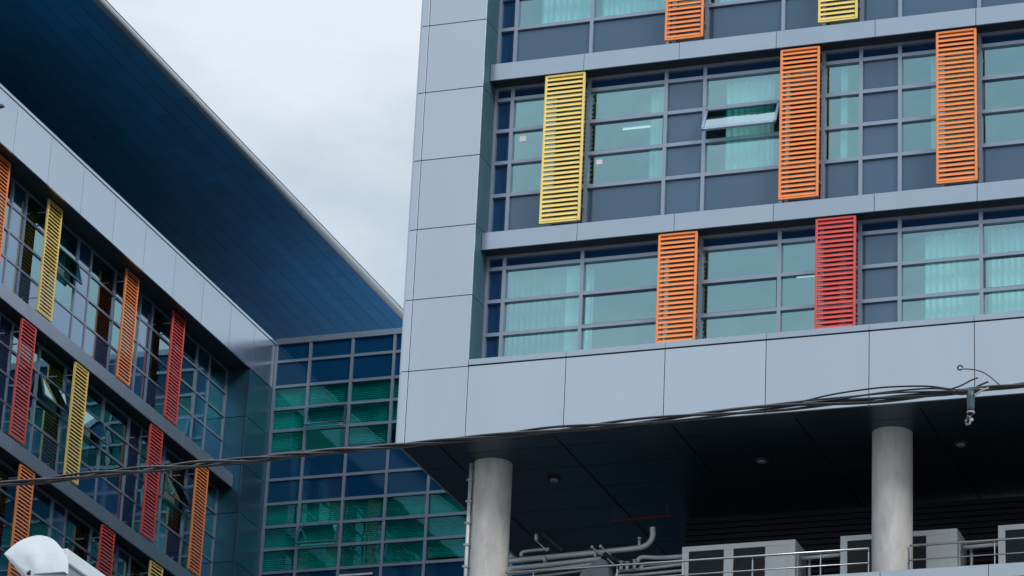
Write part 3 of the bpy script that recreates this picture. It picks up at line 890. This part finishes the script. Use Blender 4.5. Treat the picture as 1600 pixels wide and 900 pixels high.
for k, (x, z, lab) in enumerate(((-19.45, 22.04, 'valve nearest the canvas cover'), (-19.33, 22.02, 'middle valve of three by the cabinet pipes'), (-19.19, 22.05, 'valve closest to the left cabinet'))):
    t = empty('valve', lab, 'valve', 'valves on the terrace pipes'); t.location = (x, Yp - .15, z)
    a = MB(); a.tube([(0, 0, -.14), (0, 0, .03)], .035, 12); a.build('valve_body', GALV, t)
    a = MB(); a.tube([(0, 0, .03), (0, 0, .045)], .055, 14); a.build('valve_wheel', GALV, t)
# grey canvas-like rounded cover
t = MB(); n0 = 0; cv = [(-20.22, 21.6), (-20.19, 21.86), (-20.05, 22.00), (-19.90, 22.10), (-19.78, 22.13), (-19.70, 22.09), (-19.64, 21.9), (-19.62, 21.6)]
for y in (Yp - .25, Yp + .25):
    for x, z in cv: t.v.append((x + (y - Yp) * .1, y, z))
n = len(cv)
t.f += [tuple(range(n)), tuple(range(2 * n - 1, n - 1, -1))]; t.sm += [False] * 2
for k in range(n): t.f.append((k, n + k, n + (k + 1) % n, (k + 1) % n)); t.sm.append(True)
tag(t.build('equipment_cover', HOODS), 'rounded grey equipment cover standing among the pipes and valves', 'cover')
# header pipes between the cabinets
for (xa, xb, lab) in ((-16.02, -15.22, 'left'), (-13.02, -12.33, 'right')):
    w1 = 'first and second' if lab == 'left' else 'second and third'
    pipe('header_pipe', [(xa, Yp, 22.05), (xb, Yp, 22.065)], .028, 'upper white pipe bridging the %s cabinets from the left' % w1, m_=WHITEP, sm=False, group='pipes bridging the cabinets')
    pipe('header_pipe', [(xa, Yp - .1, 21.93), (xb, Yp - .1, 21.95)], .035, 'lower white pipe bridging the %s cabinets from the left' % w1, m_=WHITEP, sm=False, group='pipes bridging the cabinets')
    pipe('riser_pipe', [(xa + .12, Yp + .05, 20.6), (xa + .12, Yp + .05, 22.0)], .03, 'upright pipe behind the railing beside the %s of the cabinets' % ('first' if lab == 'left' else 'second'), group='upright pipes beside the cabinets')
t = empty('sprinkler_pipe', 'thin dark red pipe under the dark soffit above the grey pipes', 'pipe')
a = MB(); a.tube([(-19.85, Yp + .4, 23.09), (-18.62, Yp + .4, 23.12)], .02, 10); a.build('red_tube', REDP, t)
for x in (-19.8, -18.76):
    a = MB(); a.tube([(x, Yp + .4, 23.07), (x, Yp + .4, 23.62)], .012, 8); a.build('drop_rod', HOOKM, t)
t = MB(); t.tube([(-19.16, Yp, 22.36), (-19.16, Yp, 22.55)], .025, 10); t.tube([(-19.16, Yp, 22.55), (-19.16, Yp, 22.58)], .04, 12)
tag(t.build('vent_cap', GALV), 'small capped stub standing on the thick pipe before its bend', 'vent')

# ============================================================ overhead cable (in the street, 12 m away)
cab = [(-8.6, 6.27), (-6.764, 6.289), (-6.429, 6.291), (-6.186, 6.299), (-5.874, 6.302), (-5.622, 6.310), (-5.4, 6.312), (-5.072, 6.315), (-4.696, 6.324), (-4.43, 6.329), (-4.116, 6.333), (-3.807, 6.339), (-3.401, 6.347), (-3.151, 6.351), (-2.856, 6.351), (-2.685, 6.353), (-2.564, 6.356), (-2.324, 6.360), (-.5, 6.38)]
base = smooth_path([(x, -44.0, z) for x, z in cab], 24)
cable = empty('overhead_cable', 'black twisted overhead cable bundle strung across the whole picture', 'cable')
ln = 0; L_ = [0]
for a, b in zip(base[:-1], base[1:]): ln += (b - a).length; L_.append(ln)
for s_ in range(3):
    pts = []
    for p_, l in zip(base, L_):
        tw = 2 * math.pi * (l / .80 + .25 * math.sin(l * 1.9)) + s_ * 2.094
        rr = .0085 + .0035 * math.sin(l * 2.7 + s_)
        loose = 0
        pts.append(p_ + Vector((0, math.cos(tw) * rr, math.sin(tw) * rr)))
    t = MB(); t.tube(pts, .0055 if s_ else .0066, 8); t.build('strand', BLACKC, cable)
for ps in ([(-3.5, 6.352), (-3.301, 6.358), (-3.152, 6.380), (-3.003, 6.391), (-2.905, 6.391), (-2.782, 6.382), (-2.69, 6.362)],
           [(-3.35, 6.352), (-3.152, 6.358), (-2.978, 6.370), (-2.856, 6.374), (-2.758, 6.371), (-2.67, 6.357)],
           [(-3.6, 6.350), (-3.301, 6.362), (-3.10, 6.3655), (-2.905, 6.367), (-2.673, 6.3535)]):
    t = MB(); t.tube(smooth_path([(x, -44.01, z) for x, z in ps], 10), .0038, 8); t.build('loose_strand', BLACKC, cable)
hk = empty('bent_wire', 'thin bent wire with a looped end sticking up from the overhead cable', 'wire')
t = MB(); t.tube(smooth_path([(-2.653, -44, 6.443), (-2.636, -44, 6.4425), (-2.607, -44, 6.437), (-2.578, -44, 6.426), (-2.552, -44, 6.408), (-2.528, -44, 6.385), (-2.501, -44, 6.358)], 8), .0024, 8); t.build('wire', HOOKM, hk)
t = MB(); t.tube([(-2.660 + .009 * math.cos(a * .6), -44, 6.450 + .009 * math.sin(a * .6)) for a in range(0, 10)], .0034, 8); t.build('loop', HOOKM, hk)
t = MB(); t.tube(smooth_path([(-2.70, -44.01, 6.362), (-2.66, -44.01, 6.372), (-2.615, -44.01, 6.392), (-2.59, -44.01, 6.40)], 6), .0035, 8); t.build('tail', HOOKM, hk)
t = MB(); t.tube(smooth_path([(-2.60, -43.99, 6.372), (-2.57, -43.99, 6.384), (-2.555, -43.99, 6.388)], 6), .004, 8); t.build('tail', HOOKM, hk)
ck = empty('cable_clamp', 'dark clamp hanging straight down from the overhead cable, with shiny clips', 'clamp')
t = MB(); t.tube([(-2.700, -44, 6.357), (-2.655, -44, 6.352), (-2.61, -44, 6.352), (-2.56, -44, 6.358)], [.010, .013, .012, .007], 12); t.build('jaw', BLACKC, ck)
t = MB(); t.tube([(-2.618, -44, 6.352), (-2.621, -44, 6.33), (-2.621, -44, 6.29), (-2.622, -44, 6.262)], [.017, .015, .013, .012], 14); t.build('body', CLAMPM, ck)
t = MB(); t.tube(smooth_path([(-2.55, -44.01, 6.356), (-2.58, -44.01, 6.345), (-2.605, -44.01, 6.33)], 5), .004, 8); t.build('tie', CLIPM, ck)
t = MB(); t.tube([(-2.621, -44, 6.270), (-2.621, -44, 6.264)], .015, 14); t.build('clip', CLIPM, ck)
t = MB(); t.tube([(-2.624, -44, 6.262), (-2.632, -44, 6.225)], .009, 12); t.build('stem', BLACKC, ck)
t = MB(); t.tube([(-2.612, -44, 6.240), (-2.640, -44, 6.231)], [.006, .009], 12); t.tube([(-2.622, -44, 6.228), (-2.640, -44, 6.222)], .006, 12); t.build('clip', CLIPM, ck)
t = MB(); t.tube(smooth_path([(-7.3, -44, 8.02), (-6.95, -44, 8.022), (-6.842, -44, 8.024), (-6.817, -44, 8.015)], 6), [.012] * 13 + [.010, .009, .007, .005, .003, .001], 10)
tag(t.build('wire_stub', HOOKM), 'tip of a dark wire poking in at the left edge in front of the fascia', 'wire_stub')  # small dark mark modelled as a wire end coming from off frame

# ============================================================ white hood, lower left
h = empty('duct_hood', 'white rounded sheet hood over a grey duct in the bottom left corner', 'hood')
prof = smooth_path([(-19.786, 0, 14.76), (-19.70, 0, 14.835), (-19.595, 0, 14.905), (-19.47, 0, 14.95), (-19.342, 0, 14.966), (-19.22, 0, 14.94), (-19.117, 0, 14.885), (-19.03, 0, 14.80), (-18.965, 0, 14.72), (-18.905, 0, 14.605), (-18.885, 0, 14.42)], 5)
t = MB()                                     # bulging front sheet: fan of rings towards a low centre
cx_, cz_ = -19.30, 14.42
rings = 7
full = prof + [Vector((-19.30 - .02, 0, 14.30)), Vector((-19.46, 0, 14.40)), Vector((-19.62, 0, 14.58))]
n = len(full)
for r in range(rings + 1):
    s_ = r / rings
    for p_ in full:
        x = cx_ + (p_.x - cx_) * s_; z = cz_ + (p_.z - cz_) * s_
        y = -20 - .10 * (1 - s_ ** 2) + .012 * math.sin(7 * p_.x + 5 * s_) * s_ * (1 - s_) * 4
        t.v.append((x, y, z))
for r in range(rings):
    for k in range(n):
        k2 = (k + 1) % n
        t.f.append((r * n + k, r * n + k2, (r + 1) * n + k2, (r + 1) * n + k)); t.sm.append(True)
t.build('front_sheet', HOOD, h)
t = MB(); t.cham(-19.62, -18.93, -19.99, -12.0, 14.60, 14.775, .012); t.build('edge_trim', HOOD, h)
t = MB()
for k in range(9): t.cham(-19.55, -18.965, -19.95 + .87 * k, -19.09 + .87 * k, 13.2, 14.595, .004)
t.build('duct', HOODS, h)
t = MB(); t.box(-19.27, -18.97, -19.5, -19.2, 0, 13.2); t.box(-19.27, -18.97, -13, -12.7, 0, 13.2); t.build('post', GALV, h)
t = MB(); t.tube([(-19.36, -20.12, 14.44), (-19.36, -20.09, 14.475)], .022, 12); t.build('knob', JOINT, h)
t = MB(); t.box(-19.30, -18.885, -20.11, -20.00, 14.432, 14.440); t.build('seam', HOODS, h)
